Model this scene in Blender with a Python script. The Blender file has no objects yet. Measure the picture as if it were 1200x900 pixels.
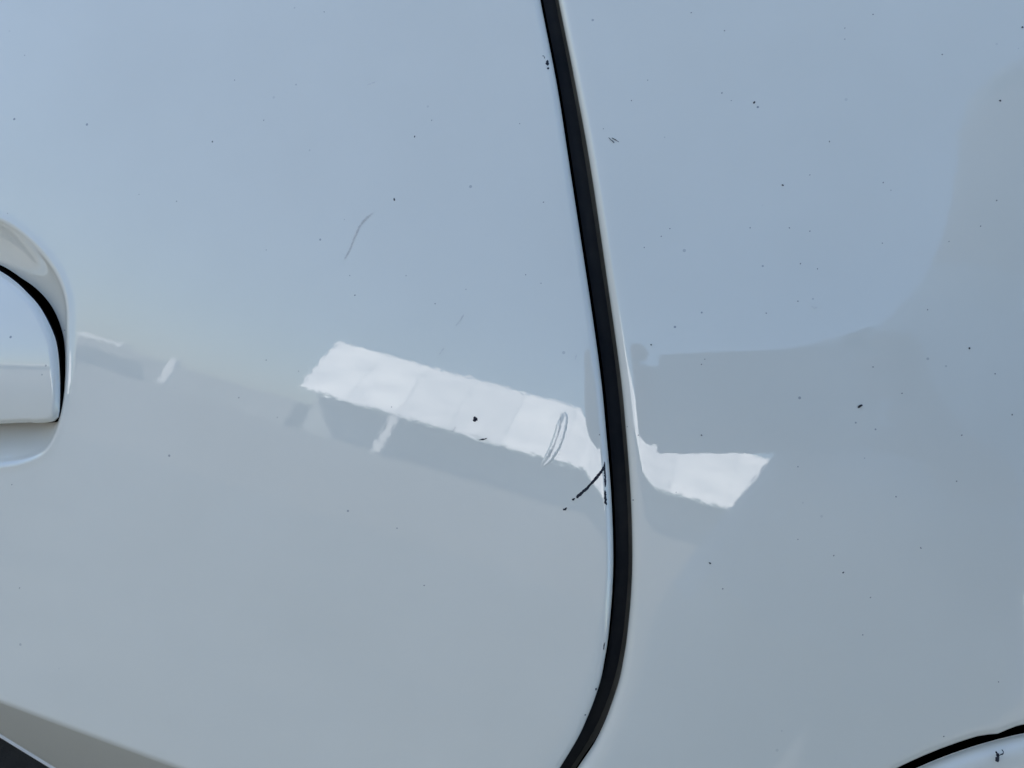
import bpy, bmesh, math, random
import numpy as np
from mathutils import Vector, Matrix
from mathutils.geometry import delaunay_2d_cdt

R = math.radians
random.seed(7)
rng = np.random.default_rng(7)
scene = bpy.context.scene
col = scene.collection

# ------------------------------------------------------------------ camera
# world: X = towards the rear of the car, Y = into the car, Z = up; the car side faces -Y
F = 1100.0                                   # focal length in pixels of the 1200 px wide photograph
PITCH, YAW, ROLL, DIST, CAM_Z = R(-8.0), R(11.0), R(19.0), 0.30, 0.95
fw = np.array([-math.sin(YAW) * math.cos(PITCH), math.cos(YAW) * math.cos(PITCH), math.sin(PITCH)])
r0 = np.cross(fw, [0, 0, 1]); r0 /= np.linalg.norm(r0)
u0 = np.cross(r0, fw)
rt = r0 * math.cos(ROLL) + u0 * math.sin(ROLL)
up = u0 * math.cos(ROLL) - r0 * math.sin(ROLL)
CAM = np.array([0, 0, CAM_Z]) - DIST * fw
cd = bpy.data.cameras.new('camera')
cam = bpy.data.objects.new('camera', cd)
col.objects.link(cam)
cam.matrix_world = Matrix(((rt[0], up[0], -fw[0], CAM[0]), (rt[1], up[1], -fw[1], CAM[1]),
                           (rt[2], up[2], -fw[2], CAM[2]), (0, 0, 0, 1)))
cd.sensor_width = 36.0
cd.lens = 36.0 * F / 1200.0
cd.clip_start = 0.005
cd.clip_end = 2000.0
cd.dof.use_dof = True
cd.dof.focus_distance = 0.30
cd.dof.aperture_fstop = 50.0
scene.camera = cam

# ------------------------------------------------------------------ sky and sun
SUN_EL, SUN_AZ = R(44.0), R(-60.0)           # behind the car, swung towards its front (azimuth from +Y)
sdir = Vector((math.sin(SUN_AZ) * math.cos(SUN_EL), math.cos(SUN_AZ) * math.cos(SUN_EL), math.sin(SUN_EL)))
world = bpy.data.worlds.new('World')
scene.world = world
world.use_nodes = True
wn = world.node_tree
wn.nodes.clear()
sky = wn.nodes.new('ShaderNodeTexSky')
sky.sky_type = 'NISHITA'
sky.sun_disc = False
sky.sun_elevation = SUN_EL
sky.sun_rotation = SUN_AZ
sky.air_density = 1.0
sky.dust_density = 0.7
sky.ozone_density = 3.2
bg = wn.nodes.new('ShaderNodeBackground')
bg.inputs['Strength'].default_value = 0.06
wo = wn.nodes.new('ShaderNodeOutputWorld')
wn.links.new(sky.outputs[0], bg.inputs['Color'])
wn.links.new(bg.outputs[0], wo.inputs['Surface'])
sl = bpy.data.lights.new('sun', 'SUN')
sl.energy = 5.0
sl.angle = R(0.5)
sl.color = (1.0, 0.95, 0.88)
so = bpy.data.objects.new('sun', sl)
so.rotation_euler = sdir.to_track_quat('Z', 'Y').to_euler()
so.location = (0, 5, 8)
col.objects.link(so)
scene.view_settings.view_transform = 'Standard'
scene.view_settings.look = 'None'
scene.view_settings.gamma = 1.0
scene.view_settings.exposure = 2.1

# ------------------------------------------------------------------ materials
def new_mat(name):
    m = bpy.data.materials.new(name)
    m.use_nodes = True
    nt = m.node_tree
    return m, nt, nt.nodes['Principled BSDF']

def simple(name, colr, rough=0.6, spec=0.5, noise=None, scale=20.0, bump=0.0, bscale=200.0):
    m, nt, b = new_mat(name)
    b.inputs['Roughness'].default_value = rough
    b.inputs['Specular IOR Level'].default_value = spec
    b.inputs['Base Color'].default_value = (*colr, 1)
    tc = nt.nodes.new('ShaderNodeTexCoord')
    if noise:
        n = nt.nodes.new('ShaderNodeTexNoise')
        n.inputs['Scale'].default_value = scale
        n.inputs['Detail'].default_value = 6
        rp = nt.nodes.new('ShaderNodeValToRGB')
        rp.color_ramp.elements[0].position = 0.35
        rp.color_ramp.elements[1].position = 0.68
        rp.color_ramp.elements[0].color = (*colr, 1)
        rp.color_ramp.elements[1].color = (*noise, 1)
        nt.links.new(tc.outputs['Object'], n.inputs['Vector'])
        nt.links.new(n.outputs['Fac'], rp.inputs['Fac'])
        nt.links.new(rp.outputs['Color'], b.inputs['Base Color'])
    if bump:
        n2 = nt.nodes.new('ShaderNodeTexNoise')
        n2.inputs['Scale'].default_value = bscale
        n2.inputs['Detail'].default_value = 4
        bp = nt.nodes.new('ShaderNodeBump')
        bp.inputs['Strength'].default_value = bump
        bp.inputs['Distance'].default_value = 1.0 / bscale
        nt.links.new(tc.outputs['Object'], n2.inputs['Vector'])
        nt.links.new(n2.outputs['Fac'], bp.inputs['Height'])
        nt.links.new(bp.outputs['Normal'], b.inputs['Normal'])
    return m

def paint(name):
    m, nt, b = new_mat(name)
    b.inputs['Roughness'].default_value = 0.5
    b.inputs['Specular IOR Level'].default_value = 0.0
    b.inputs['Coat Weight'].default_value = 1.0
    b.inputs['Coat IOR'].default_value = 1.76
    tc = nt.nodes.new('ShaderNodeTexCoord')
    # base tone with very faint blotches of road film
    n = nt.nodes.new('ShaderNodeTexNoise')
    n.inputs['Scale'].default_value = 22
    n.inputs['Detail'].default_value = 7
    rp = nt.nodes.new('ShaderNodeValToRGB')
    rp.color_ramp.elements[0].position = 0.3
    rp.color_ramp.elements[0].color = (0.785, 0.775, 0.69, 1)
    rp.color_ramp.elements[1].position = 0.72
    rp.color_ramp.elements[1].color = (0.815, 0.805, 0.72, 1)
    nt.links.new(tc.outputs['Object'], n.inputs['Vector'])
    nt.links.new(n.outputs['Fac'], rp.inputs['Fac'])
    # tiny dust grains: voronoi cells, only a few of them show, each with its own size
    v = nt.nodes.new('ShaderNodeTexVoronoi')
    v.inputs['Scale'].default_value = 165
    nt.links.new(tc.outputs['Object'], v.inputs['Vector'])
    sep = nt.nodes.new('ShaderNodeSeparateColor')
    nt.links.new(v.outputs['Color'], sep.inputs['Color'])
    gt = nt.nodes.new('ShaderNodeMapRange')           # which cells hold a grain, and how large it is
    gt.inputs['From Min'].default_value = 0.72
    gt.inputs['From Max'].default_value = 1.0
    gt.inputs['To Min'].default_value = 0.0
    gt.inputs['To Max'].default_value = 0.085
    nt.links.new(sep.outputs['Red'], gt.inputs['Value'])
    lt = nt.nodes.new('ShaderNodeMath')
    lt.operation = 'LESS_THAN'
    nt.links.new(v.outputs['Distance'], lt.inputs[0])
    nt.links.new(gt.outputs['Result'], lt.inputs[1])
    dens = nt.nodes.new('ShaderNodeMath')
    dens.operation = 'MULTIPLY'
    nt.links.new(lt.outputs[0], dens.inputs[0])
    nt.links.new(sep.outputs['Green'], dens.inputs[1])
    mx = nt.nodes.new('ShaderNodeMix')
    mx.data_type = 'RGBA'
    mx.inputs['B'].default_value = (0.32, 0.33, 0.33, 1)
    nt.links.new(dens.outputs[0], mx.inputs['Factor'])
    nt.links.new(rp.outputs['Color'], mx.inputs['A'])
    nt.links.new(mx.outputs['Result'], b.inputs['Base Color'])
    # clear coat: gloss slightly uneven from wiping, orange peel in the lacquer
    n3 = nt.nodes.new('ShaderNodeTexNoise')
    n3.inputs['Scale'].default_value = 60
    n3.inputs['Detail'].default_value = 5
    mr = nt.nodes.new('ShaderNodeMapRange')
    mr.inputs['To Min'].default_value = 0.004
    mr.inputs['To Max'].default_value = 0.02
    nt.links.new(tc.outputs['Object'], n3.inputs['Vector'])
    nt.links.new(n3.outputs['Fac'], mr.inputs['Value'])
    nt.links.new(mr.outputs['Result'], b.inputs['Coat Roughness'])
    n4 = nt.nodes.new('ShaderNodeTexNoise')
    n4.inputs['Scale'].default_value = 420
    n4.inputs['Detail'].default_value = 3
    bp = nt.nodes.new('ShaderNodeBump')
    bp.inputs['Strength'].default_value = 0.006
    bp.inputs['Distance'].default_value = 0.001
    nt.links.new(tc.outputs['Object'], n4.inputs['Vector'])
    nt.links.new(n4.outputs['Fac'], bp.inputs['Height'])
    nt.links.new(bp.outputs['Normal'], b.inputs['Coat Normal'])
    return m

M = {}
M['paint'] = paint('white_car_paint')
M['rubber'] = simple('black_rubber', (0.024, 0.028, 0.032), 0.8, 0.2, (0.045, 0.046, 0.046), 60, 0.1, 900)
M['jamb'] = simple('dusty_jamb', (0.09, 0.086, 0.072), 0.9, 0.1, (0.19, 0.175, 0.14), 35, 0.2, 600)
M['black'] = simple('black_gap_fill', (0.002, 0.002, 0.002), 0.9, 0.0, (0.004, 0.004, 0.004), 90)  # paints the shade in the lever's slit; the filler pocket shares it
M['chip'] = simple('bare_dark_primer', (0.012, 0.014, 0.022), 0.8, 0.2, (0.05, 0.052, 0.065), 1500)
M['speck'] = simple('dirt_grain', (0.03, 0.03, 0.035), 0.9, 0.1, (0.09, 0.09, 0.09), 900)
M['dust'] = simple('grey_dust_grain', (0.16, 0.155, 0.15), 0.9, 0.1, (0.30, 0.29, 0.28), 900)
M['scuff'] = simple('grey_scuff', (0.60, 0.59, 0.55), 0.8, 0.1, (0.74, 0.73, 0.67), 1400)
M['rust'] = simple('brown_stain', (0.30, 0.24, 0.18), 0.8, 0.1, (0.5, 0.45, 0.38), 700)
M['touchup'] = simple('touch_up_paint', (0.80, 0.81, 0.81), 0.12, 0.6, (0.76, 0.77, 0.78), 300)
M['cladding'] = simple('black_grained_plastic', (0.010, 0.011, 0.012), 0.6, 0.4, (0.022, 0.023, 0.024), 70, 0.5, 900)
M['glass'] = simple('dark_window_glass', (0.01, 0.012, 0.013), 0.03, 0.5, (0.012, 0.014, 0.014), 4)
M['concrete'] = simple('weathered_concrete', (0.085, 0.08, 0.072), 0.95, 0.2, (0.125, 0.118, 0.108), 1.7)
M['asphalt'] = simple('worn_asphalt', (0.068, 0.067, 0.064), 0.95, 0.2, (0.096, 0.095, 0.09), 3.0, 0.4, 60)
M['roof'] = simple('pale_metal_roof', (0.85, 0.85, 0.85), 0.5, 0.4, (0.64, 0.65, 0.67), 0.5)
M['roof_shaded'] = simple('shaded_metal_roof', (0.74, 0.74, 0.75), 0.5, 0.4, (0.60, 0.61, 0.63), 0.8)  # greyer copy of the roof metal, paints shadow bands across the slope
M['wall'] = simple('grey_render', (0.30, 0.31, 0.30), 0.9, 0.2, (0.36, 0.37, 0.36), 0.6)
M['wing_wall'] = simple('pale_grey_render', (0.20, 0.20, 0.19), 0.9, 0.2, (0.26, 0.26, 0.25), 0.5)
M['post'] = simple('white_post_paint', (0.8, 0.8, 0.79), 0.6, 0.3, (0.74, 0.74, 0.73), 3)
M['cloth'] = simple('denim_cloth', (0.44, 0.50, 0.57), 0.95, 0.1, (0.49, 0.55, 0.62), 25, 0.3, 300)
M['trouser'] = simple('pale_trouser_cloth', (0.50, 0.47, 0.42), 0.95, 0.1, (0.56, 0.53, 0.48), 25, 0.3, 300)
M['skin'] = simple('skin', (0.30, 0.19, 0.14), 0.55, 0.3, (0.33, 0.21, 0.15), 30)
M['hair'] = simple('grey_hair', (0.42, 0.42, 0.43), 0.7, 0.3, (0.52, 0.52, 0.52), 90, 0.5, 200)
M['phone'] = simple('silver_phone_back', (0.34, 0.37, 0.40), 0.35, 0.4, (0.38, 0.41, 0.44), 10)

# ------------------------------------------------------------------ helpers
def link(name, me, mat, parent=None):
    o = bpy.data.objects.new(name, me)
    me.materials.append(mat)
    col.objects.link(o)
    if parent is not None:
        o.parent = parent
        o.matrix_parent_inverse = Matrix.Identity(4)
    return o

def tag(o, label=None, cat=None, kind=None, group=None):
    for k, v in (('label', label), ('category', cat), ('kind', kind), ('group', group)):
        if v:
            o[k] = v
    return o

def mesh_from(name, verts, faces, smooth=True):
    me = bpy.data.meshes.new(name)
    me.from_pydata([tuple(map(float, v)) for v in verts], [], faces)
    me.update()
    if smooth:
        me.polygons.foreach_set('use_smooth', [True] * len(me.polygons))
    return me

# base skin of the car side: depth Y over (x, z)
RX, RZ, TILT, TWIST, Z0 = 3.5, 1.6, math.tan(R(7.9)), 0.22, 0.95
def base(x, z):
    zz = z - Z0
    return -TWIST * x * zz + x * x / (2 * RX) + TILT * zz + zz * zz / (2 * RZ)

def px(x, y, fn=base):
    """point of the car's side seen at photograph pixel (x, y)"""
    d = fw * F + rt * (x - 600) - up * (y - 450)
    d = d / np.linalg.norm(d)
    t = -CAM[1] / d[1]
    for _ in range(30):
        q = CAM + d * t
        t += (float(fn(q[0], q[2])) - q[1]) / d[1]
    return CAM + d * t

def xz(pts, fn=base):
    return np.array([[p[0], p[2]] for p in (px(a, b, fn) for a, b in pts)])

def dist_poly(P, poly, closed=True, cap=0.05):
    """distance of points P (n,2) to a polyline, capped"""
    P = np.asarray(P, float)
    A = np.asarray(poly); B = np.roll(A, -1, axis=0)
    if not closed:
        A, B = A[:-1], B[:-1]
    order = np.lexsort((P[:, 1], P[:, 0]))
    Q = P[order]
    xs_ = Q[:, 0]
    out = np.full(len(P), cap)
    lo = np.searchsorted(xs_, np.minimum(A[:, 0], B[:, 0]) - cap)
    hi = np.searchsorted(xs_, np.maximum(A[:, 0], B[:, 0]) + cap)
    for a, b, i, j in zip(A, B, lo, hi):
        ab = b - a
        L = ab.dot(ab)
        if L < 1e-16 or i >= j:
            continue
        q = Q[i:j]
        dx = q[:, 0] - a[0]; dz = q[:, 1] - a[1]
        t = np.clip((dx * ab[0] + dz * ab[1]) / L, 0, 1)
        d = np.hypot(dx - t * ab[0], dz - t * ab[1])
        np.minimum(out[i:j], d, out=out[i:j])
    r = np.empty(len(P))
    r[order] = out
    return r

def inside(P, poly):
    A = np.asarray(poly); B = np.roll(A, -1, axis=0)
    r = np.zeros(len(P), bool)
    for (ax, az), (bx, bz) in zip(A, B):
        if az == bz:
            continue
        c = ((az > P[:, 1]) != (bz > P[:, 1])) & (P[:, 0] < (bx - ax) * (P[:, 1] - az) / (bz - az) + ax)
        r ^= c
    return r

def smooth_line(pts, n, closed=False):
    """Catmull-Rom through pts, resampled evenly to n points"""
    p = np.asarray(pts, float)
    if closed:
        q = np.vstack([p[-1], p, p[0], p[1]])
    else:
        q = np.vstack([2 * p[0] - p[1], p, 2 * p[-1] - p[-2]])
    o = []
    for i in range(1, len(q) - 2):
        for t in np.linspace(0, 1, 24, endpoint=False):
            a, b, c, d = q[i - 1], q[i], q[i + 1], q[i + 2]
            o.append(0.5 * (2 * b + (c - a) * t + (2 * a - 5 * b + 4 * c - d) * t ** 2 + (3 * b - a - 3 * c + d) * t ** 3))
    if not closed:
        o.append(p[-1])
    else:
        o.append(o[0])
    o = np.array(o)
    s = np.r_[0, np.cumsum(np.hypot(*np.diff(o, axis=0).T))]
    t = np.linspace(0, s[-1], n, endpoint=not closed)
    return np.column_stack([np.interp(t, s, o[:, k]) for k in range(o.shape[1])])

# ------------------------------------------------------------------ outlines of the panels, in (x, z)
L_px = [(632, 0), (651.5, 100), (667, 200), (690, 350), (702.5, 440), (708.5, 500), (715, 580), (717.5, 650),
        (716, 700), (711.5, 750), (706.7, 780), (702.7, 800), (694.7, 825), (686.7, 845), (678.7, 863), (669.3, 880), (657, 900)]
R_px = [(653, 0), (673, 100), (691, 200), (713, 350), (725.5, 440), (731.5, 500), (737.5, 580), (739.5, 650),
        (738, 700), (733.3, 750), (728.7, 780), (723.8, 803), (714.7, 831), (706.7, 852), (695, 876), (679, 900)]
BELT, XL, XR = 1.19, -0.80, 0.62
def extend(pts):
    p = smooth_line(xz(pts), 150)
    top = p[0] + (p[0] - p[6]) / np.linalg.norm(p[0] - p[6]) * np.linspace(0.6, 0.01, 40)[:, None]
    d = (p[-1] - p[-6]) / np.linalg.norm(p[-1] - p[-6])
    low = p[-1] + d * np.linspace(0.01, 0.45, 40)[:, None] + np.array([-0.18, 0.0]) * (np.linspace(0, 1, 40) ** 2)[:, None]
    return np.vstack([top, p, low])
seamL, seamR = extend(L_px), extend(R_px)

# lower crease of the side and the door's bottom edge
cr = xz([(0, 822), (210, 900)])
CS = (cr[1, 1] - cr[0, 1]) / (cr[1, 0] - cr[0, 0])
def crease_z(x):
    return cr[0, 1] + CS * (x - cr[0, 0])
KF = 0.84
def side(x, z):
    """base skin plus the under-turned face below the crease"""
    below = crease_z(x) - z
    w = 0.0016
    soft = np.where(below > w, below, np.where(below < -w, 0.0, (below + w) ** 2 / (4 * w)))
    return base(x, z) + KF * soft
ed = xz([(0, 862), (62, 900)], side)
ES = (ed[1, 1] - ed[0, 1]) / (ed[1, 0] - ed[0, 0])
def edge_z(x):
    g0 = crease_z(ed[0, 0]) - ed[0, 1]
    g = g0 + (CS - ES) * (x - ed[0, 0])
    return crease_z(x) - np.clip(g, 0.004, 0.075)

# door handle bowl
rim_px = [(-60, 241), (-25, 248), (0, 258), (16.7, 267), (33, 280), (50, 297), (63, 315), (72, 333), (77.5, 353), (79, 375), (78.5, 406),
          (77.5, 435), (75, 465), (70, 493), (62, 515), (48, 532), (22, 542), (0, 545), (-30, 547)]
hx = px(0, 497); hx2 = px(60, 495)
HU = np.array([hx2[0] - hx[0], hx2[2] - hx[2]]); HU /= np.linalg.norm(HU)
HV = np.array([-HU[1], HU[0]])
HO = xz([(0, 430)])[0]
def to_uv(P):
    d = np.asarray(P) - HO
    return np.column_stack([d @ HU, d @ HV])
def from_uv(q):
    q = np.asarray(q)
    return HO + q[:, :1] * HU + q[:, 1:2] * HV
UC = -0.088                                           # middle of the handle, along its own axis
def mirrored(quv):
    """right-hand outline, top to bottom -> closed outline of the whole handle, bulging a little in the middle"""
    l = quv[::-1].copy(); l[:, 0] = 2 * UC - l[:, 0]
    mid_t = np.array([[UC, quv[0, 1] + 0.003]]); mid_b = np.array([[UC, quv[-1, 1] - 0.001]])
    return np.vstack([quv, mid_b, l, mid_t])
rim = smooth_line(from_uv(mirrored(to_uv(xz(rim_px)))), 260, True)
BD, BW, BR = 0.015, 0.019, 0.0013
def bowl(P):
    s = np.full(len(P), -1.0)
    lo, hi = rim.min(0) - 0.004, rim.max(0) + 0.004
    m = (P[:, 0] > lo[0]) & (P[:, 0] < hi[0]) & (P[:, 1] > lo[1]) & (P[:, 1] < hi[1])
    if m.any():
        d = dist_poly(P[m], rim)
        s[m] = np.where(inside(P[m], rim), d, -d)
    # rounded lip, then a smooth dish
    a = np.clip((s + BR) / (BW), 0, 1)
    lin = np.where(s < -BR, 0.0, np.where(s < BR, (s + BR) ** 2 / (4 * BR), s))
    g = 0.85
    dish = BD * (1 - np.exp(-g * lin / BD)) * 1.0
    return dish - 0.00032 * np.exp(-((s + 0.0006) / 0.0015) ** 2)

# ------------------------------------------------------------------ panel builder
HEM = 0.0021
def hem_depth(s):
    """edge of a panel rolls inwards over HEM"""
    k = np.clip(1 - s / HEM, 0, 1)
    roll = HEM * (1 - np.sqrt(np.clip(1 - k * k, 0, 1)))
    wide = 0.00022 * np.clip(1 - s / 0.0075, 0, 1) ** 2
    return roll + wide

def panel(name, outer, holes, depth_fn, dense, loops=(), wall=0.016, parent=None, mat='paint', step=0.0035, hem_poly=None):
    """triangulated sheet with real thickness at its edges. depth_fn(P)->Y without the hem"""
    edges_polys = [np.asarray(outer)] + [np.asarray(h) for h in holes]
    def full(P):
        s = np.minimum.reduce([dist_poly(P, e, True, 0.009) for e in edges_polys])
        return depth_fn(P) + hem_depth(s)
    pts, edges, bounds = [], [], []
    def add_loop(L, is_bound=False):
        i0 = len(pts)
        pts.extend(map(tuple, L))
        n = len(L)
        edges.extend([(i0 + i, i0 + (i + 1) % n) for i in range(n)])
        if is_bound:
            bounds.append((i0, n))
    def offset(L, d, sign):
        L = np.asarray(L)
        t = np.roll(L, -1, 0) - np.roll(L, 1, 0)
        t /= np.linalg.norm(t, axis=1)[:, None] + 1e-12
        n = np.column_stack([-t[:, 1], t[:, 0]]) * sign
        return L + n * d
    for e in edges_polys:
        add_loop(e, True)
    extra = []
    for k, e in enumerate(edges_polys):
        area = 0.5 * np.sum(e[:, 0] * np.roll(e[:, 1], -1) - np.roll(e[:, 0], -1) * e[:, 1])
        sg = (1 if area > 0 else -1) * (1 if k == 0 else -1)
        for d in (0.00006, 0.0002, 0.00045, 0.0008, 0.0012, 0.0016, 0.0021, 0.003, 0.0045, 0.0062, 0.008):
            extra.append((offset(e, d, sg), d))
    okp = []
    for L, d in extra:
        s = np.minimum.reduce([dist_poly(L, e, True, 0.01) for e in edges_polys])
        okp.append(L[s > d * 0.9])
    for L in loops:
        okp.append(np.asarray(L))
    x0, x1, z0, z1 = dense
    ox0, oz0 = outer.min(0); ox1, oz1 = outer.max(0)
    gx = np.unique(np.r_[np.arange(ox0, x0, 0.02), np.arange(x0, x1, step), np.arange(x1, ox1, 0.02)])
    gz = np.unique(np.r_[np.arange(oz0, z0, 0.02), np.arange(z0, z1, step), np.arange(z1, oz1, 0.02)])
    G = np.array(np.meshgrid(gx, gz)).reshape(2, -1).T
    s = np.minimum.reduce([dist_poly(G, e, True, 0.012) for e in edges_polys])
    G = G[s > 0.009]
    for L in loops:
        if len(G):
            G = G[dist_poly(G, L, False, 0.002) > 0.0004]
    okp.append(G)
    P = np.vstack([np.array(pts)] + okp)
    ins = inside(P, edges_polys[0])
    for h in edges_polys[1:]:
        ins &= ~inside(P, h)
    ins[:len(pts)] = True
    keep = np.where(ins)[0]
    P = P[keep]
    res = delaunay_2d_cdt([Vector(p) for p in P], edges, [], 0, 1e-6)
    V = np.array([[v[0], v[1]] for v in res[0]])
    tris = np.array([f for f in res[2] if len(f) == 3])
    c = V[tris].mean(axis=1)
    ok = inside(c, edges_polys[0])
    for h in edges_polys[1:]:
        ok &= ~inside(c, h)
    tris = tris[ok]
    Y = full(V)
    e = 0.00004
    gxx = (full(V + [e, 0]) - full(V - [e, 0])) / (2 * e)
    gzz = (full(V + [0, e]) - full(V - [0, e])) / (2 * e)
    N = np.column_stack([gxx, -np.ones(len(V)), gzz])
    N /= np.linalg.norm(N, axis=1)[:, None]
    verts = np.column_stack([V[:, 0], Y, V[:, 1]])
    a, b2, c2 = verts[tris[:, 0]], verts[tris[:, 1]], verts[tris[:, 2]]
    flip = np.cross(b2 - a, c2 - a)[:, 1] > 0
    tris[flip] = tris[flip][:, ::-1]
    # return walls at every edge
    nv = len(verts)
    wv, wf, wnrm = [], [], []
    for ei, poly in enumerate(edges_polys):
        n = len(poly)
        yb = full(poly)
        i0 = nv + len(wv)
        area = 0.5 * np.sum(poly[:, 0] * np.roll(poly[:, 1], -1) - np.roll(poly[:, 0], -1) * poly[:, 1])
        sg = (1 if area > 0 else -1) * (1 if ei == 0 else -1)
        t = np.roll(poly, -1, 0) - np.roll(poly, 1, 0)
        t /= np.linalg.norm(t, axis=1)[:, None] + 1e-12
        no = np.column_stack([t[:, 1], -t[:, 0]]) * sg
        for j in range(n):
            wv.append((poly[j, 0], yb[j], poly[j, 1])); wv.append((poly[j, 0], yb[j] + wall, poly[j, 1]))
            wnrm += [(no[j, 0], 0, no[j, 1])] * 2
        for j in range(n):
            k = (j + 1) % n
            f = (i0 + 2 * j, i0 + 2 * j + 1, i0 + 2 * k + 1, i0 + 2 * k)
            wf.append(f if sg < 0 else f[::-1])
    verts = np.vstack([verts, np.array(wv)])
    N = np.vstack([N, np.array(wnrm)])
    faces = [tuple(map(int, t)) for t in tris] + wf
    me = mesh_from(name, verts, faces)
    me.normals_split_custom_set_from_vertices([tuple(n) for n in N])
    return link(name, me, M[mat], parent)

def side_P(P):
    return side(P[:, 0], P[:, 1])

# ------------------------------------------------------------------ the ground and what stands behind the photographer
def sheet(name, x0, x1, y0, y1, z, mat):
    me = mesh_from(name, [(x0, y0, z), (x1, y0, z), (x1, y1, z), (x0, y1, z)], [(0, 1, 2, 3)], False)
    return tag(link(name, me, M[mat]), kind='structure')
sheet('ground', -600, 600, -600, 600, 0.0, 'asphalt')
sheet('pavement', -120, 60, -70.0, -6.6, 0.004, 'concrete')

def box_bm(bm, x0, x1, y0, y1, z0, z1):
    v = [bm.verts.new(p) for p in ((x0, y0, z0), (x1, y0, z0), (x1, y1, z0), (x0, y1, z0),
                                   (x0, y0, z1), (x1, y0, z1), (x1, y1, z1), (x0, y1, z1))]
    for f in ((0, 3, 2, 1), (4, 5, 6, 7), (0, 1, 5, 4), (1, 2, 6, 5), (2, 3, 7, 6), (3, 0, 4, 7)):
        bm.faces.new([v[i] for i in f])

def box(name, parent, mat, *a, bevel=0.0):
    bm = bmesh.new()
    box_bm(bm, *a)
    if bevel:
        bmesh.ops.bevel(bm, geom=bm.edges[:], offset=bevel, segments=2, affect='EDGES')
    me = bpy.data.meshes.new(name)
    bm.to_mesh(me); bm.free()
    return link(name, me, M[mat], parent)

def reflected(x, y):
    """surface point and mirrored ray of photograph pixel (x, y)"""
    q = px(x, y)
    e = 1e-4
    n = np.array([(base(q[0] + e, q[2]) - base(q[0] - e, q[2])) / 2 / e, -1,
                  (base(q[0], q[2] + e) - base(q[0], q[2] - e)) / 2 / e])
    n /= np.linalg.norm(n)
    d = q - CAM
    d /= np.linalg.norm(d)
    return q, d - 2 * d.dot(n) * n
def at_depth(x, y, Y):
    q, d = reflected(x, y)
    return q + d * ((Y - q[1]) / d[1])
YB = -46.0                                           # the long pale hall stands 46 m away across the road
hl_lo, hl_hi = at_depth(352, 457, YB), at_depth(395, 402, YB - 6)
hr_hi, hr_lo = at_depth(690, 480, YB - 6), at_depth(863, 598, YB)
hall = tag(bpy.data.objects.new('hall', None), 'long pale hall with white roof, mirrored as the white streak in the door', 'building')
col.objects.link(hall)
hall.location = (0, YB, 0)
EAVE, RIDGE = 2.9, 7.55
XA, XB = float(hl_lo[0]), 8.5
XH = float(hl_hi[0])
def hall_mesh(name, verts, faces, mat):
    return link(name, mesh_from(name, verts, faces, False), M[mat], hall)
# roof slope towards the car, hipped at its left end, in sheets between standing seams
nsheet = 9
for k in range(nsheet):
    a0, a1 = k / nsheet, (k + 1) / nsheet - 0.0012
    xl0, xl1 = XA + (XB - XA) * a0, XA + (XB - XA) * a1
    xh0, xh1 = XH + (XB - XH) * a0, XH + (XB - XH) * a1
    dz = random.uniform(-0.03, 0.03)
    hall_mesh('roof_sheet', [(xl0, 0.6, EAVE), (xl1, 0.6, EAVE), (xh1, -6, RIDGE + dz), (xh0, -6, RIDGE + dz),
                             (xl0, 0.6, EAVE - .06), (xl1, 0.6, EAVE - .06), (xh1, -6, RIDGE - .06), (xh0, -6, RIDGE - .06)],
              [(0, 1, 2, 3), (7, 6, 5, 4), (0, 4, 5, 1), (1, 5, 6, 2), (2, 6, 7, 3), (3, 7, 4, 0)], 'roof_shaded' if k in (2, 3, 6) else 'roof')
box('wall', hall, 'wall', XA + 0.6, XB - 0.6, -12, -1.6, 0, EAVE - 0.08)
for xx in (float(at_depth(455, 508, YB)[0]), 7.4):
    box('post', hall, 'post', xx - 0.28, xx + 0.28, 0.1, 0.55, 0, EAVE - 0.07)
# long low wing to the left with a white fascia under a flat roof
wing = tag(bpy.data.objects.new('low_wing', None), 'low grey building with thin white roof edge, mirrored beside the handle', 'building')
col.objects.link(wing)
wing.location = (0, YB, 0)
box('wall', wing, 'wing_wall', -60, XA - 0.5, -10, -1.5, 0, 1.9)
box('fascia', wing, 'post', -60, XA - 13, -1.0, 0.2, 1.98, 2.22)
box('post', wing, 'post', float(at_depth(200, 440, YB)[0]) - 0.25, float(at_depth(200, 440, YB)[0]) + 0.25, 0.25, 0.7, 0.3, 2.3)

# unseen block added behind the car to put it and the photographer in shade
block = tag(bpy.data.objects.new('shade_blocker', None), 'unseen block added behind the white car to keep it in shade', 'building')
col.objects.link(block)
block.location = (0, 3.2, 0)
box('wall', block, 'wall', -7.0, 34, 0, 12, 0, 8.6, bevel=0.05)
box('blocker_parapet', block, 'post', -7.15, 34.2, -0.2, 12.2, 8.6, 9.1, bevel=0.04)
for fz in (1.2, 4.8):
    for fx in np.arange(-4.5, 32, 4.0):
        box('blocker_window', block, 'glass', fx - 0.7, fx + 0.7, -0.04, 0.02, fz, fz + 1.6)

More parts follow.
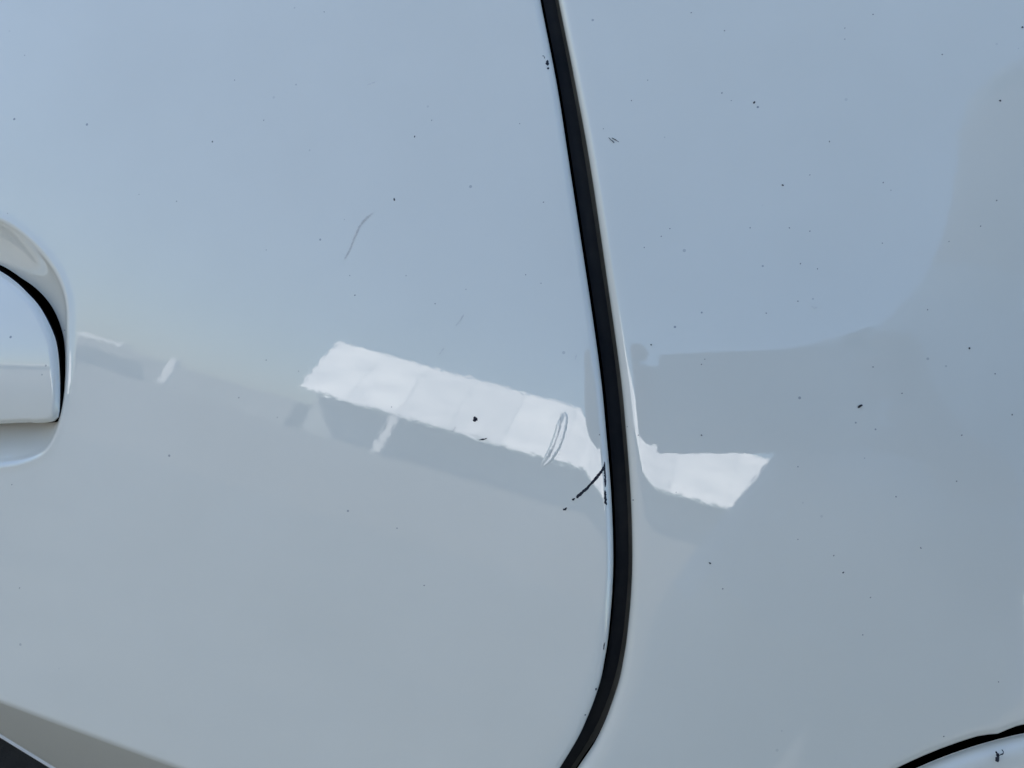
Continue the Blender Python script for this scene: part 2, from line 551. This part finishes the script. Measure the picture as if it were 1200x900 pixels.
# ------------------------------------------------------------------ the photographer, seen only as a mirror image in the paint
def v3(*a):
    return np.array(a, float) * BODY
BODY = np.array([0.95, 0.86, 0.95])       # a person of about 1.7 m, standing close to the car
def skinned(chains, sub=2):
    """chains of (point, radius); equal points are welded; returns an evaluated mesh"""
    idx, vs, rad, es = {}, [], [], []
    for ch in chains:
        prev = None
        for pnt, r in ch:
            k = tuple(round(float(c), 5) for c in pnt)
            if k not in idx:
                idx[k] = len(vs); vs.append(k); rad.append(r)
            if prev is not None:
                es.append((prev, idx[k]))
            prev = idx[k]
    me = bpy.data.meshes.new('skeleton')
    me.from_pydata(vs, es, [])
    o = bpy.data.objects.new('skeleton', me)
    col.objects.link(o)
    m = o.modifiers.new('skin', 'SKIN')
    m.use_smooth_shade = True
    for i, d in enumerate(me.skin_vertices[0].data):
        r = rad[i] if isinstance(rad[i], tuple) else (rad[i], rad[i])
        d.radius = r
        d.use_root = (i == 0)
    ss = o.modifiers.new('sub', 'SUBSURF'); ss.levels = sub; ss.render_levels = sub
    dg = bpy.context.evaluated_depsgraph_get()
    res = bpy.data.meshes.new_from_object(o.evaluated_get(dg))
    bpy.data.objects.remove(o)
    return res

HEADX = 0.333 * BODY[0]
PH_C = CAM - fw * 0.009 + rt * 0.052 + up * 0.021     # middle of the phone, held sideways
EL = PH_C - rt * 0.074                                # its two short edges
ER = PH_C + rt * 0.074
pelvis, chest, neck = v3(0.36, -.86, .97), v3(0.335, -.86, 1.20), v3(0.335, -.86, 1.40)
wl, wr = EL - rt * 0.02 + up * 0.004 - fw * 0.085, ER + rt * 0.045 - up * 0.03 - fw * 0.085
body_chains = [
    [(pelvis, (.30, .12)), ((pelvis + chest) / 2 - v3(.045, 0, 0), (.32, .12)), (chest, (.25, .12)), (v3(0.35, -.87, 1.28), (.10, .085)), (neck, .055), (v3(0.335, -.845, 1.50), .055),
     (v3(0.335, -.82, 1.60), (.075, .085)), (v3(0.333, -.81, 1.68), (.078, .098)), (v3(0.333, -.82, 1.765), (.055, .07))],
    [(v3(0.35, -.87, 1.28), (.10, .085)), (v3(0.185, -.85, 1.22), .058), (v3(0.03, -.62, 1.09), .043), ((v3(0.03, -.62, 1.09) * .5 + wl * .5), .040), (wl, .026)],
    [(v3(0.35, -.87, 1.28), (.10, .085)), (v3(0.55, -.86, 1.25), .058), (v3(0.57, -.66, 1.0), .043), ((v3(0.57, -.66, 1.0) * .5 + wr * .5), .040), (wr, .026)],
    [(pelvis, (.30, .12)), (v3(0.255, -.88, .86), .125), (v3(0.235, -.86, .50), .105), (v3(0.225, -.90, .10), .04), (v3(0.215, -.76, .035), .035)],
    [(pelvis, (.30, .12)), (v3(0.485, -.88, .86), .125), (v3(0.515, -.86, .50), .105), (v3(0.525, -.91, .10), .04), (v3(0.545, -.77, .035), .035)]]
person_meshes = [skinned(body_chains)]
for w_, E_, sgn in ((wl, EL, -1), (wr, ER, 1)):
    palm = E_ + rt * sgn * 0.018 + up * (0.004 if sgn < 0 else -0.012) - fw * 0.022
    ch = [[(w_, .024), (palm, (.026, .016))]]
    for j, ln in enumerate((.050, .056, .053, .042)):
        k0 = palm + up * (0.030 - 0.018 * j) + rt * sgn * 0.004
        k1 = E_ + rt * sgn * 0.016 + up * (0.038 - 0.0165 * j) + fw * 0.012
        k2 = E_ - rt * sgn * (ln - 0.044) + up * (0.038 - 0.016 * j) + fw * 0.014
        ch.append([(palm, (.026, .016)), (k0, .0095), (k1, .0088), (k2, .0075)])
    th = E_ - fw * 0.014
    ch.append([(palm, (.026, .016)), (palm - up * 0.02 - rt * sgn * 0.006, .012), (th - up * 0.022 - rt * sgn * 0.012, .010), (th - up * 0.008 - rt * sgn * 0.03, .0085)])
    person_meshes.append(skinned(ch))
bm = bmesh.new()
for i, m_ in enumerate(person_meshes):
    bm.from_mesh(m_)
for f in bm.faces:
    c = np.array(f.calc_center_median())
    f.smooth = True
    if c[2] > 1.37 or min(np.linalg.norm(c - wl), np.linalg.norm(c - wr)) < 0.02 or c[1] > -0.36:
        f.material_index = 2
    elif c[2] < 0.86 and c[1] < -0.6:
        f.material_index = 1
# face: nose, brow and ears pushed out of the head
for v in bm.verts:
    x_, y_, z_ = v.co
    if z_ > 1.47:
        dx, zz, yy = x_ - HEADX, z_ / BODY[2], y_ / BODY[1]
        v.co.y += 0.022 * math.exp(-(dx / .014) ** 2 - ((zz - 1.655) / .022) ** 2) * (1 if yy > -.80 else 0)
        v.co.y += 0.008 * math.exp(-((zz - 1.70) / .014) ** 2) * (1 if yy > -.75 else 0)
        v.co.x += math.copysign(0.012, dx) * math.exp(-((zz - 1.665) / .025) ** 2 - ((yy + .82) / .018) ** 2) * (1 if abs(dx) > .05 else 0)
me = bpy.data.meshes.new('person'); bm.to_mesh(me); bm.free()
person = link('person', me, M['cloth'])
me.materials.append(M['trouser']); me.materials.append(M['skin'])
tag(person, 'person in pale denim jacket raising a phone, mirrored faintly in the quarter panel', 'person')
hb = bmesh.new()
bmesh.ops.create_uvsphere(hb, u_segments=28, v_segments=18, radius=1.0)
for v in hb.verts:
    v.co = Vector((HEADX + v.co.x * .086, -.83 * BODY[1] + v.co.y * .104, 1.725 * BODY[2] + v.co.z * .09)) + Vector([random.uniform(-.003, .003) for _ in range(3)])
bmesh.ops.delete(hb, geom=[v for v in hb.verts if v.co.z < 1.56 or (v.co.y > -.65 and v.co.z < 1.65)], context='VERTS')
me = bpy.data.meshes.new('hair'); hb.to_mesh(me); hb.free()
link('hair', me, M['hair'], person)
pb = bmesh.new()
box_bm(pb, -.074, .074, -.038, .038, -.004, .004)
bmesh.ops.bevel(pb, geom=[e for e in pb.edges if abs(e.verts[0].co.z - e.verts[1].co.z) > .001], offset=.011, segments=5, affect='EDGES')
mw = Matrix(((rt[0], up[0], -fw[0], PH_C[0]), (rt[1], up[1], -fw[1], PH_C[1]), (rt[2], up[2], -fw[2], PH_C[2]), (0, 0, 0, 1)))
pb.transform(mw)
me = bpy.data.meshes.new('smartphone'); pb.to_mesh(me); pb.free()
tag(link('smartphone', me, M['phone']), 'silver phone held sideways in both hands, mirrored in the quarter panel', 'phone')

# ------------------------------------------------------------------ the car
car = tag(bpy.data.objects.new('parked_car', None), 'white parked car side with chipped paint along the door gap', 'car')
col.objects.link(car)

# shell behind the panels: cross-section drawn out along the car
prof = [(0.05, 0.28), (0.05, 1.17), (0.17, 1.30), (0.26, 1.43), (0.40, 1.48), (1.30, 1.48), (1.44, 1.43), (1.53, 1.30),
        (1.66, 1.15), (1.70, 0.80), (1.66, 0.28)]
sv, sf = [], []
stations = [(-2.3, 0.55), (-1.7, 0.72), (-1.2, 1.0), (-0.6, 1.0), (0.1, 1.0), (0.8, 0.98), (1.15, 0.9)]
for sx, k in stations:
    for (yy, zz) in prof:
        sv.append((sx, yy, zz if zz < 1.2 else 1.17 + (zz - 1.17) * (k if k > 0.9 else 0.05)))
n = len(prof)
for i in range(len(stations) - 1):
    for j in range(n):
        sf.append((i * n + j, i * n + (j + 1) % n, (i + 1) * n + (j + 1) % n, (i + 1) * n + j))
sf.append(tuple(range(n)))
sf.append(tuple(range((len(stations) - 1) * n, len(stations) * n))[::-1])
shell = link('body_shell', mesh_from('body_shell', sv, sf, False), M['paint'], car)
gw = [(-1.1, 0.045, 1.205), (0.45, 0.045, 1.205), (0.25, 0.215, 1.40), (-0.95, 0.215, 1.40)]
gv = gw + [(a, b + 0.02, c) for a, b, c in gw]
link('side_window', mesh_from('side_window', gv, [(0, 1, 2, 3), (7, 6, 5, 4), (0, 4, 5, 1), (1, 5, 6, 2), (2, 6, 7, 3), (3, 7, 4, 0)], False),
     M['glass'], car)

# rear door -------------------------------------------------------
def clip_seam(s, zlo_fn):
    k = (s[:, 1] < BELT) & (s[:, 1] > np.array([zlo_fn(x) for x in s[:, 0]]) + 0.002)
    return s[k]
sl_ = clip_seam(seamL, edge_z)
xe = sl_[-1, 0]
bx_ = np.linspace(xe, XL, 160)
bot = np.column_stack([bx_, edge_z(bx_)])
topx = np.linspace(XL, sl_[0, 0], 60)[1:-1]
door_outline = np.vstack([sl_, bot[0:], np.column_stack([topx, np.full(len(topx), BELT)])])
cz_x = np.linspace(-0.30, 0.12, 220)
def door_depth(P):
    return side_P(P) + bowl(P)
def off(L, d):
    t = np.roll(L, -1, 0) - np.roll(L, 1, 0)
    t /= np.linalg.norm(t, axis=1)[:, None]
    return L + np.column_stack([-t[:, 1], t[:, 0]]) * d
door_loops = [off(rim, d) for d in (-0.0014, -0.0009, -0.0005, 0, 0.0005, 0.0009, 0.0014, 0.0025, 0.004, -0.0025, -0.004, -0.006, -0.009, -0.013)]
for dz in (-0.004, -0.0022, -0.0016, -0.001, -0.0004, 0.0002, 0.0008, 0.0014, 0.002, 0.003):
    door_loops.append(np.column_stack([cz_x, crease_z(cz_x) + dz]))
door = panel('rear_door', door_outline, [], door_depth, (-0.27, 0.08, 0.72, 1.13), door_loops, parent=car)

# folded flange along the door's bottom edge catches the light
fx = np.linspace(XL + 0.01, xe - 0.004, 160)
fz_ = edge_z(fx)
fy_ = side(fx, fz_) + 0.0012
fv, ff = [], []
for x_, y_, z_ in zip(fx, fy_, fz_):
    for a_ in np.linspace(0, 2 * math.pi, 8, endpoint=False):
        fv.append((x_, y_ + 0.0009 * math.cos(a_), z_ - 0.0006 + 0.0009 * math.sin(a_)))
for i in range(159):
    for j in range(8):
        ff.append((i * 8 + j, i * 8 + (j + 1) % 8, (i + 1) * 8 + (j + 1) % 8, (i + 1) * 8 + j))
link('edge_flange', mesh_from('edge_flange', fv, ff), M['touchup'], door)

# door handle: lever over the bowl, black solid painting the shaded slit round its end
def hf(quv):
    """handle-local (u, v) -> (x, z)"""
    return from_uv(quv)
lev_px = [(-75, 300), (-45, 307), (-20, 318), (0, 330), (16.7, 343), (33, 358), (47, 377), (57, 396), (61, 410), (63.5, 428), (64, 450), (62, 475), (58.5, 491), (50, 496), (27, 497.5), (0, 497.5)]
slit_px = [(-75, 294), (-45, 301), (-20, 312), (0, 325), (16.7, 336), (33, 351), (47, 368), (58, 385), (66, 402), (70, 428), (70.5, 450), (68.5, 472), (64, 491), (58, 496), (27, 496), (0, 496)]
lev = smooth_line(mirrored(to_uv(xz(lev_px, lambda a, b: base(a, b) - 0.004))), 240, True)
slit = smooth_line(mirrored(to_uv(xz(slit_px, lambda a, b: base(a, b) - 0.002))), 240, True)
V0 = to_uv(xz([(30, 437)]))[0, 1]
def lever_y(quv):
    s = dist_poly(quv, lev, True, 0.004)
    P = hf(quv)
    r = 0.0022
    k = np.clip(1 - s / r, 0, 1)
    edge = r * (1 - np.sqrt(np.clip(1 - k * k, 0, 1)))
    dv = quv[:, 1] - V0
    return base(P[:, 0], P[:, 1]) - 0.0055 + dv * dv / (2 * 0.085) + 0.3 * (quv[:, 0] - UC) ** 2 / 2 + edge - 0.01 * dv
def cap(name, outline, yfn, wall, mat, parent, step=0.0025):
    pts = list(map(tuple, outline)); n = len(pts)
    edges = [(i, (i + 1) % n) for i in range(n)]
    more = []
    cen = outline.mean(0)
    area = 0.5 * np.sum(outline[:, 0] * np.roll(outline[:, 1], -1) - np.roll(outline[:, 0], -1) * outline[:, 1])
    for d in (0.0001, 0.0003, 0.0006, 0.001, 0.0014, 0.0018, 0.0023, 0.003):
        L = off(outline, d if area > 0 else -d)
        more.append(L[(dist_poly(L, outline) > d * 0.9) & inside(L, outline)])
    lo, hi = outline.min(0), outline.max(0)
    G = np.array(np.meshgrid(np.arange(lo[0], hi[0], step), np.arange(lo[1], hi[1], step))).reshape(2, -1).T
    G = G[inside(G, outline)]
    G = G[dist_poly(G, outline) > 0.0035]
    P = np.vstack([outline] + more + [G])
    res = delaunay_2d_cdt([Vector(p) for p in P], edges, [], 0, 1e-6)
    V = np.array([[v[0], v[1]] for v in res[0]])
    tr = np.array([f for f in res[2] if len(f) == 3])
    tr = tr[inside(V[tr].mean(axis=1), outline)]
    Y = yfn(V)
    XZ = hf(V)
    verts = np.column_stack([XZ[:, 0], Y, XZ[:, 1]])
    e = 0.00005
    gu = (yfn(V + [e, 0]) - yfn(V - [e, 0])) / 2 / e
    gv_ = (yfn(V + [0, e]) - yfn(V - [0, e])) / 2 / e
    N = np.column_stack([gu * HU[0] + gv_ * HV[0], -np.ones(len(V)), gu * HU[1] + gv_ * HV[1]])
    N /= np.linalg.norm(N, axis=1)[:, None]
    a, b2, c2 = verts[tr[:, 0]], verts[tr[:, 1]], verts[tr[:, 2]]
    fl = np.cross(b2 - a, c2 - a)[:, 1] > 0
    tr[fl] = tr[fl][:, ::-1]
    yo = yfn(outline); xo = hf(outline)
    nv = len(verts)
    wv, wn_, wf = [], [], []
    t = np.roll(xo, -1, 0) - np.roll(xo, 1, 0); t /= np.linalg.norm(t, axis=1)[:, None]
    sg = 1 if area > 0 else -1
    for j in range(n):
        wv += [(xo[j, 0], yo[j], xo[j, 1]), (xo[j, 0], yo[j] + wall, xo[j, 1])]
        wn_ += [(t[j, 1] * sg, 0, -t[j, 0] * sg)] * 2
        k = (j + 1) % n
        f = (nv + 2 * j, nv + 2 * j + 1, nv + 2 * k + 1, nv + 2 * k)
        wf.append(f if sg < 0 else f[::-1])
    me = mesh_from(name, np.vstack([verts, np.array(wv)]), [tuple(map(int, q)) for q in tr] + wf)
    me.normals_split_custom_set_from_vertices([tuple(q) for q in np.vstack([N, np.array(wn_)])])
    return link(name, me, M[mat], parent)
cap('handle_lever', lev, lever_y, 0.011, 'paint', door)
def slit_y(quv):
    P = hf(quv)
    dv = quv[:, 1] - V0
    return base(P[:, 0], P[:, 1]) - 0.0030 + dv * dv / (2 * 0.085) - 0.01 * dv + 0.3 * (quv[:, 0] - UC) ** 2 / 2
cap('handle_slit_shade', slit, slit_y, 0.012, 'black', door, 0.006)

# quarter panel with the fuel flap -------------------------------
fl_px = [(1070, 900), (1083, 891.5), (1100, 884), (1117, 877.5), (1133, 872.5), (1158, 866.5), (1178, 863), (1200, 858.5)]
fo = xz(fl_px)
mid = xz([(1137, 871)])[0]
T = fo[-1] - fo[0]; T /= np.linalg.norm(T)
Nn = np.array([T[1], -T[0]])
A_, B_ = 0.098, 0.068
cen = mid + Nn * B_
ph = np.linspace(0, 2 * math.pi, 220, endpoint=False)
def ell(a, b):
    return cen + a * np.sin(ph)[:, None] * T - b * np.cos(ph)[:, None] * Nn
flap_hole = ell(A_, B_)
nib = xz([(1173, 866)])[0]
w = np.exp(-(np.hypot(*(flap_hole - nib).T) / 0.0032) ** 2)
flap_hole = flap_hole + Nn * 0.0011 * w[:, None]
flap_edge = ell(A_ - 0.0031, B_ - 0.0031)
sr_ = clip_seam(seamR, lambda x: 0.64)
xq = np.linspace(sr_[-1, 0], XR, 60)
botq = np.column_stack([xq, np.full(60, 0.645)])[1:]
rgt = np.column_stack([np.full(30, XR), np.linspace(0.645, BELT, 30)])[1:]
tq = np.linspace(XR, sr_[0, 0], 60)[1:-1]
q_outline = np.vstack([sr_, botq, rgt, np.column_stack([tq, np.full(len(tq), BELT)])])[::-1]
def quarter_depth(P):
    return side_P(P) + 0.00015
HEM_OLD = HEM
HEM = 0.0032
quarter = panel('quarter_panel', q_outline, [flap_hole], quarter_depth, (0.0, 0.26, 0.80, 1.15), [], parent=car, step=0.004)
HEM = 0.0042
flap = panel('fuel_flap', flap_edge, [], lambda P: side_P(P) - 0.0003, (0.1, 0.32, 0.7, 0.95), [], wall=0.006, parent=quarter, step=0.004)
HEM = HEM_OLD
# dark pocket behind the flap
pk = ell(A_ + 0.012, B_ + 0.012)
pv = [(p[0], float(side(p[0], p[1])) + 0.0165, p[1]) for p in pk]
link('filler_pocket', mesh_from('filler_pocket', pv, [tuple(range(len(pv)))], False), M['black'], quarter)

# door gap: rubber seal on the door side, dusty jamb on the body side
def sweep(name, prof_fn, mat, parent):
    m = min(len(seamL), len(seamR))
    a, b = smooth_line(seamL, 260), smooth_line(seamR, 260)
    vs, fs = [], []
    K = None
    for i in range(260):
        if a[i, 1] > BELT or b[i, 1] < 0.60:
            continue
        c = 0.5 * (a[i] + b[i])
        g = np.linalg.norm(b[i] - a[i])
        t = a[min(i + 1, 259)] - a[max(i - 1, 0)]
        t /= np.linalg.norm(t)
        nrm = np.array([-t[1], t[0]])                 # towards the rear
        if nrm[0] < 0:
            nrm = -nrm
        pr = prof_fn(g)
        K = len(pr)
        for (s, dpt) in pr:
            q = c + nrm * s
            vs.append((q[0], float(side(q[0], q[1])) + dpt, q[1]))
    rows = len(vs) // K
    for i in range(rows - 1):
        for j in range(K - 1):
            fs.append((i * K + j, i * K + j + 1, (i + 1) * K + j + 1, (i + 1) * K + j))
    return link(name, mesh_from(name, vs, fs), M[mat], parent)
def seal_prof(g):
    o = []
    for a in np.linspace(-0.3, math.pi + 0.2, 12):
        o.append((-g * 0.25 - 0.0045 * math.cos(a), 0.0135 - 0.0045 * math.sin(a)))
    return o
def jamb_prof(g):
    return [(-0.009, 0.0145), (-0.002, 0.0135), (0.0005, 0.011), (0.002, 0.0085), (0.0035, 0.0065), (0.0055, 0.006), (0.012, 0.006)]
sweep('door_seal', seal_prof, 'rubber', car)
sweep('door_jamb', jamb_prof, 'jamb', car)

# black lower cladding under the door's bottom edge
cv, cf = [], []
xs = np.linspace(XL, XR, 80)
for x in xs:
    zt = float(edge_z(x)) + 0.006 if x < 0.1 else 0.66
    y0 = float(side(x, float(edge_z(x)))) + 0.010
    for dz, dy in ((0.0, 0.006), (-0.010, 0.004), (-0.03, 0.002), (-0.10, -0.006), (-0.25, -0.008), (-0.40, 0.02), (-0.44, 0.06)):
        cv.append((x, y0 + dy, zt + dz))
for i in range(len(xs) - 1):
    for j in range(6):
        cf.append((i * 7 + j, (i + 1) * 7 + j, (i + 1) * 7 + j + 1, i * 7 + j + 1))
link('lower_cladding', mesh_from('lower_cladding', cv, cf), M['cladding'], car)

# ------------------------------------------------------------------ wear: chips, scratches, dirt
def on_skin(x, y, fn=None):
    fn = fn or side
    q = px(x, y, fn)
    e = 1e-4
    nn = np.array([(fn(q[0] + e, q[2]) - fn(q[0] - e, q[2])) / 2 / e, -1, (fn(q[0], q[2] + e) - fn(q[0], q[2] - e)) / 2 / e])
    return q, nn / np.linalg.norm(nn)
PXM = DIST / F                                        # metres per pixel on the panel
SEG_A = np.vstack([seamL[:-1], seamR[:-1]]); SEG_D = np.vstack([np.diff(seamL, axis=0), np.diff(seamR, axis=0)])
SEG_L = (SEG_D ** 2).sum(1)
def seam_dist(q):
    w = q - SEG_A
    t = np.clip((w * SEG_D).sum(1) / SEG_L, 0, 1)
    d = w - t[:, None] * SEG_D
    return math.sqrt(float((d ** 2).sum(1).min()))
def skin_at(x, y):
    """photograph pixel -> point on the panel, hem included, and its normal"""
    q, nn = on_skin(x, y)
    h = float(hem_depth(np.array([seam_dist(q[[0, 2]])]))[0])
    d = q - CAM
    d /= np.linalg.norm(d)
    return q + d * (h / d[1]), nn

def stroke(name, pts, widths, mat, parent, lift=0.00006, ragged=0.25, crown=0.00005):
    """ragged ribbon following the paint, pts and widths in photograph pixels"""
    n = max(6, int(sum(math.hypot(pts[i + 1][0] - pts[i][0], pts[i + 1][1] - pts[i][1]) for i in range(len(pts) - 1)) / 1.3))
    line = smooth_line(pts, n)
    wd = np.interp(np.linspace(0, 1, n), np.linspace(0, 1, len(widths)), widths)
    vs, fs = [], []
    for i in range(n):
        t = line[min(i + 1, n - 1)] - line[max(i - 1, 0)]
        t /= np.linalg.norm(t) + 1e-9
        nr = np.array([-t[1], t[0]])
        end = 0.35 if i in (0, n - 1) else 1
        a = wd[i] * end * (0.5 + ragged * random.uniform(-1, 1))
        b = wd[i] * end * (0.5 + ragged * random.uniform(-1, 1))
        for k, (s, l) in enumerate(((-a, 0), (0, crown), (b, 0))):
            q, nn = skin_at(*(line[i] + nr * s))
            vs.append(q + nn * (lift + l))
    for i in range(n - 1):
        for j in range(2):
            fs.append((i * 3 + j, i * 3 + j + 1, i * 3 + 4 + j, i * 3 + 3 + j))
    return link(name, mesh_from(name, vs, fs), M[mat], parent)

def blob(vs, fs, x, y, r, stretch=1.0, ang=0.0):
    c0, nn = skin_at(x, y)
    i0 = len(vs)
    k = 9
    vs.append(c0 + nn * (0.00012 + 0.1 * r * PXM))
    ax = rt - nn * rt.dot(nn); ax /= np.linalg.norm(ax)
    ay = np.cross(nn, ax)
    for j in range(k):
        a = 2 * math.pi * j / k
        rr = r * PXM * random.uniform(0.7, 1.25)
        u, v = math.cos(a) * rr * stretch, math.sin(a) * rr
        u, v = u * math.cos(ang) - v * math.sin(ang), u * math.sin(ang) + v * math.cos(ang)
        vs.append(c0 + ax * u + ay * v + nn * 0.00006)
    for j in range(k):
        fs.append((i0, i0 + 1 + j, i0 + 1 + (j + 1) % k))

# the forked black scratch beside the gap
stroke('scratch', [(708, 546), (705, 552), (697, 562), (688, 572), (680, 579), (675.5, 583.5)], [2.2, 3.6, 3.0, 3.0, 3.2, 3.4], 'chip', door, ragged=0.14)
stroke('scratch', [(708.6, 541), (708.8, 550), (709.3, 560), (709.5, 571)], [1.6, 2.6, 2.4, 1.2], 'chip', door)
stroke('scratch', [(709.2, 574), (709.3, 582), (709.6, 588), (711, 592)], [1.2, 2.6, 3.2, 2.0], 'chip', door)
for name, pts, wd in (('paint_chip', [(670.5, 586), (672, 585), (674, 584)], [2.4, 3.2, 2.2]),
                      ('paint_chip', [(660, 598), (662, 596.6), (664.5, 595)], [2.4, 3.0, 2.4]),
                      ('paint_chip', [(554.4, 493.2), (556.5, 491.8), (559.3, 490)], [3.6, 5.2, 4.0]),
                      ('paint_chip', [(561, 515.6), (566, 515), (571, 513.5)], [1.0, 1.8, 0.9]),
                      ('paint_chip', [(641.6, 70.5), (641.4, 74), (642, 77)], [2.2, 3.4, 2.4]),
                      ('paint_chip', [(642.2, 79), (642.4, 81.5)], [2.2, 2.0]),
                      ('paint_chip', [(635.5, 65.5), (637.5, 66), (638.5, 69)], [0.7, 0.9, 0.6]),
                      ('paint_chip', [(665.5, 201), (667, 205), (667.6, 208)], [1.0, 1.8, 1.0]),
                      ('paint_chip', [(709.4, 752), (708.3, 757), (707.6, 762)], [1.4, 2.6, 1.4]),
                      ('paint_chip', [(699, 806), (698, 809)], [1.4, 1.8]),
                      ('paint_chip', [(687, 837.4), (685, 838)], [1.2, 1.5])):
    stroke(name, pts, wd, 'chip', door)
for pts, wd in (([(1165, 878), (1167, 882), (1168, 884.5), (1166.5, 888), (1164.5, 889.5)], [2.0, 3.2, 3.0, 4.4, 4.6]),
                ([(1168.5, 883.5), (1171, 882), (1172.5, 882), (1174, 879), (1172, 876)], [1.2, 1.3, 1.4, 1.2, 1.2])):
    stroke('paint_chip', pts, wd, 'chip', quarter, lift=0.0013)
# faint grey scuffs and hair scratches
for pts, wd in (([(437, 250), (428, 257), (421, 266), (416, 277), (411, 290), (404, 304)], [1.6, 2.6, 2.2, 2.0, 1.6, 1.4]),
                ([(543.5, 369), (539, 376), (534, 382)], [1.8, 1.2, 0.6]),
                ([(520.5, 408), (517, 412.5), (514, 417)], [1.3, 1.0, 0.5]),
                ([(534, 500), (530, 506)], [0.8, 0.6]),
                ([(430, 100), (442, 95)], [0.8, 1.2]),
                ([(675.6, 415), (674, 422)], [1.3, 0.6])):
    stroke('scuff', pts, wd, 'scuff', door, ragged=0.3, crown=0.00001)
for pts, wd in (([(713, 161), (720, 167.5)], [0.8, 1.0]), ([(717, 161.5), (725.5, 166.5)], [1.0, 0.7]),
                ([(951, 359), (955, 361), (958, 359)], [0.9, 1.3, 0.9])):
    stroke('scuff', pts, wd, 'chip' if pts[0][0] < 800 else 'scuff', quarter, ragged=0.3, crown=0.00001)

# bead of dried touch-up paint, a low ridge with a groove along its middle
def bead(parent):
    line = smooth_line([(659, 484), (661, 489), (658, 500), (654, 514), (649, 526), (642, 538), (635, 546)], 60)
    vs, fs = [], []
    secs = [(-1.0, 0.0), (-0.82, 0.10), (-0.6, 0.17), (-0.3, 0.10), (-0.05, 0.05), (0.25, 0.10), (0.55, 0.17), (0.8, 0.1), (1.0, 0.0)]
    for i in range(60):
        t = line[min(i + 1, 59)] - line[max(i - 1, 0)]
        t /= np.linalg.norm(t)
        nr = np.array([-t[1], t[0]])
        s = i / 59
        wdt = 7.2 * math.sin(math.pi * min(1, max(0.03, s * 0.97 + 0.02))) ** 0.35 * (1 - 0.12 * s) + random.uniform(-0.5, 0.5)
        for a, h in secs:
            q, nn = skin_at(*(line[i] + nr * a * wdt))
            fade = math.sin(math.pi * min(1, max(0.02, s))) ** 0.4
            vs.append(q + nn * (0.00002 + h * 0.0011 * fade * random.uniform(0.9, 1.1)))
    K = len(secs)
    for i in range(59):
        for j in range(K - 1):
            fs.append((i * K + j, i * K + j + 1, (i + 1) * K + j + 1, (i + 1) * K + j))
    o = link('touch_up_bead', mesh_from('touch_up_bead', vs, fs), M['paint'], parent)
    return o
bead(door)
stroke('bead_groove', [(657, 488), (656, 500), (652.5, 513), (648, 525), (643, 536)], [0.8, 1.0, 0.9, 1.0, 0.6], 'scuff', door, lift=0.0002, crown=0.00001)

# dirt grains, larger ones where the photograph shows them
door_specks = [(29, 65, 1), (78, 18, .8), (380, 14, 1), (275, 94, 1.1), (306, 94, .8), (291, 108, .8), (309, 141, 1.2), (249, 166, 1.6),
               (207, 236, 1.2), (163, 228, 1), (16, 140, .9), (87, 116, .8), (363, 176, .9), (9, 250, 1), (312, 293, .9), (340, 229, .8), (290, 205, .8),
               (486, 160, 1.6), (609, 145, 1), (506, 141, .9), (480, 141, .8), (585, 58, .8), (571, 103, .8), (599, 190, .8), (610, 209, .8),
               (553, 210, .8), (637, 237, 1.1), (410, 323, 1.1), (416, 346, 1.2), (546, 339, .9), (510, 356, 1), (616, 322, 1.1), (634, 332, .9),
               (476, 323, .9), (497, 686, 1.1), (14, 568, 1.1), (23, 689, 1.1), (280, 466, 1.1), (325, 489, 1), (470, 478, .8), (455, 385, .8),
               (459, 477, .9), (350, 435, .9), (702.5, 509.5, 1.2), (443, 510, .8), (312, 422, .9), (76, 387, 1.3), (73, 468, 1.4), (12, 393, 1)]
quarter_specks = [(740, 118, 1.2), (707, 151, .9), (785, 268, 1.2), (775, 277, 1.1), (755, 290, 1.1), (759, 94, .9), (884, 120, 1.9), (846, 109, 1.3),
                  (917, 217, 1.8), (972, 166, 1.1), (1035, 214, 1.3), (1044, 223, .9), (1172, 118, 1.7), (1168, 235, 1.3), (1198, 32, 2), (1104, 64, 1.3),
                  (1023, 17, 1.1), (879, 267, 1.1), (925, 267, 1.1), (949, 271, 1.1), (1149, 265, 1.1), (1112, 283, 1), (949, 205, 1), (1034, 285, 1),
                  (849, 36, 1.3), (810, 15, 1), (763, 404, 1.4), (826, 421, 1), (822, 427, 1), (935, 353, 1), (898, 367, .9), (1023, 430, 1.1),
                  (938, 309, 1.1), (958, 315, 1), (1136, 408, 1.8), (1166, 438, 1.2), (1057, 461, 1.2), (1127, 510, 1.2), (1121, 564, 1.2),
                  (1050, 582, 1.2), (1186, 486, 1.2), (935, 547, 1), (1087, 363, 1.1), (988, 671, 1.4), (977, 651, 1.1), (1079, 642, 1.2),
                  (1020, 700, 1.1), (1011, 744, 1.2), (832, 660, 1.7), (847, 690, 1.3), (935, 632, .9), (1170, 799, 1), (890, 823, .8), (1106, 863, 1),
                  (748, 510, 1), (742, 586, 1.1), (822, 510, 1.3), (990, 33, .9), (990, 46, 1), (857, 118, .9), (735, 500, .9)]
for parent, lst in ((door, door_specks), (quarter, quarter_specks)):
    for heavy in (True, False):
        vs, fs = [], []
        for x, y, r in lst:
            if (r >= 1.35) == heavy and r > 0.85:
                blob(vs, fs, x, y, r * 0.6, random.uniform(1.0, 1.5), random.uniform(0, 3))
        if heavy:
            if parent is quarter:
                blob(vs, fs, 1008, 476, 1.4, 2.2, 0.6)
            else:
                blob(vs, fs, 462, 234, 1.0, 1.9, 1.9)
        tag(link('dirt_specks' if heavy else 'dust_specks', mesh_from('dirt_specks', vs, fs), M['speck' if heavy else 'dust'], parent), kind='stuff')
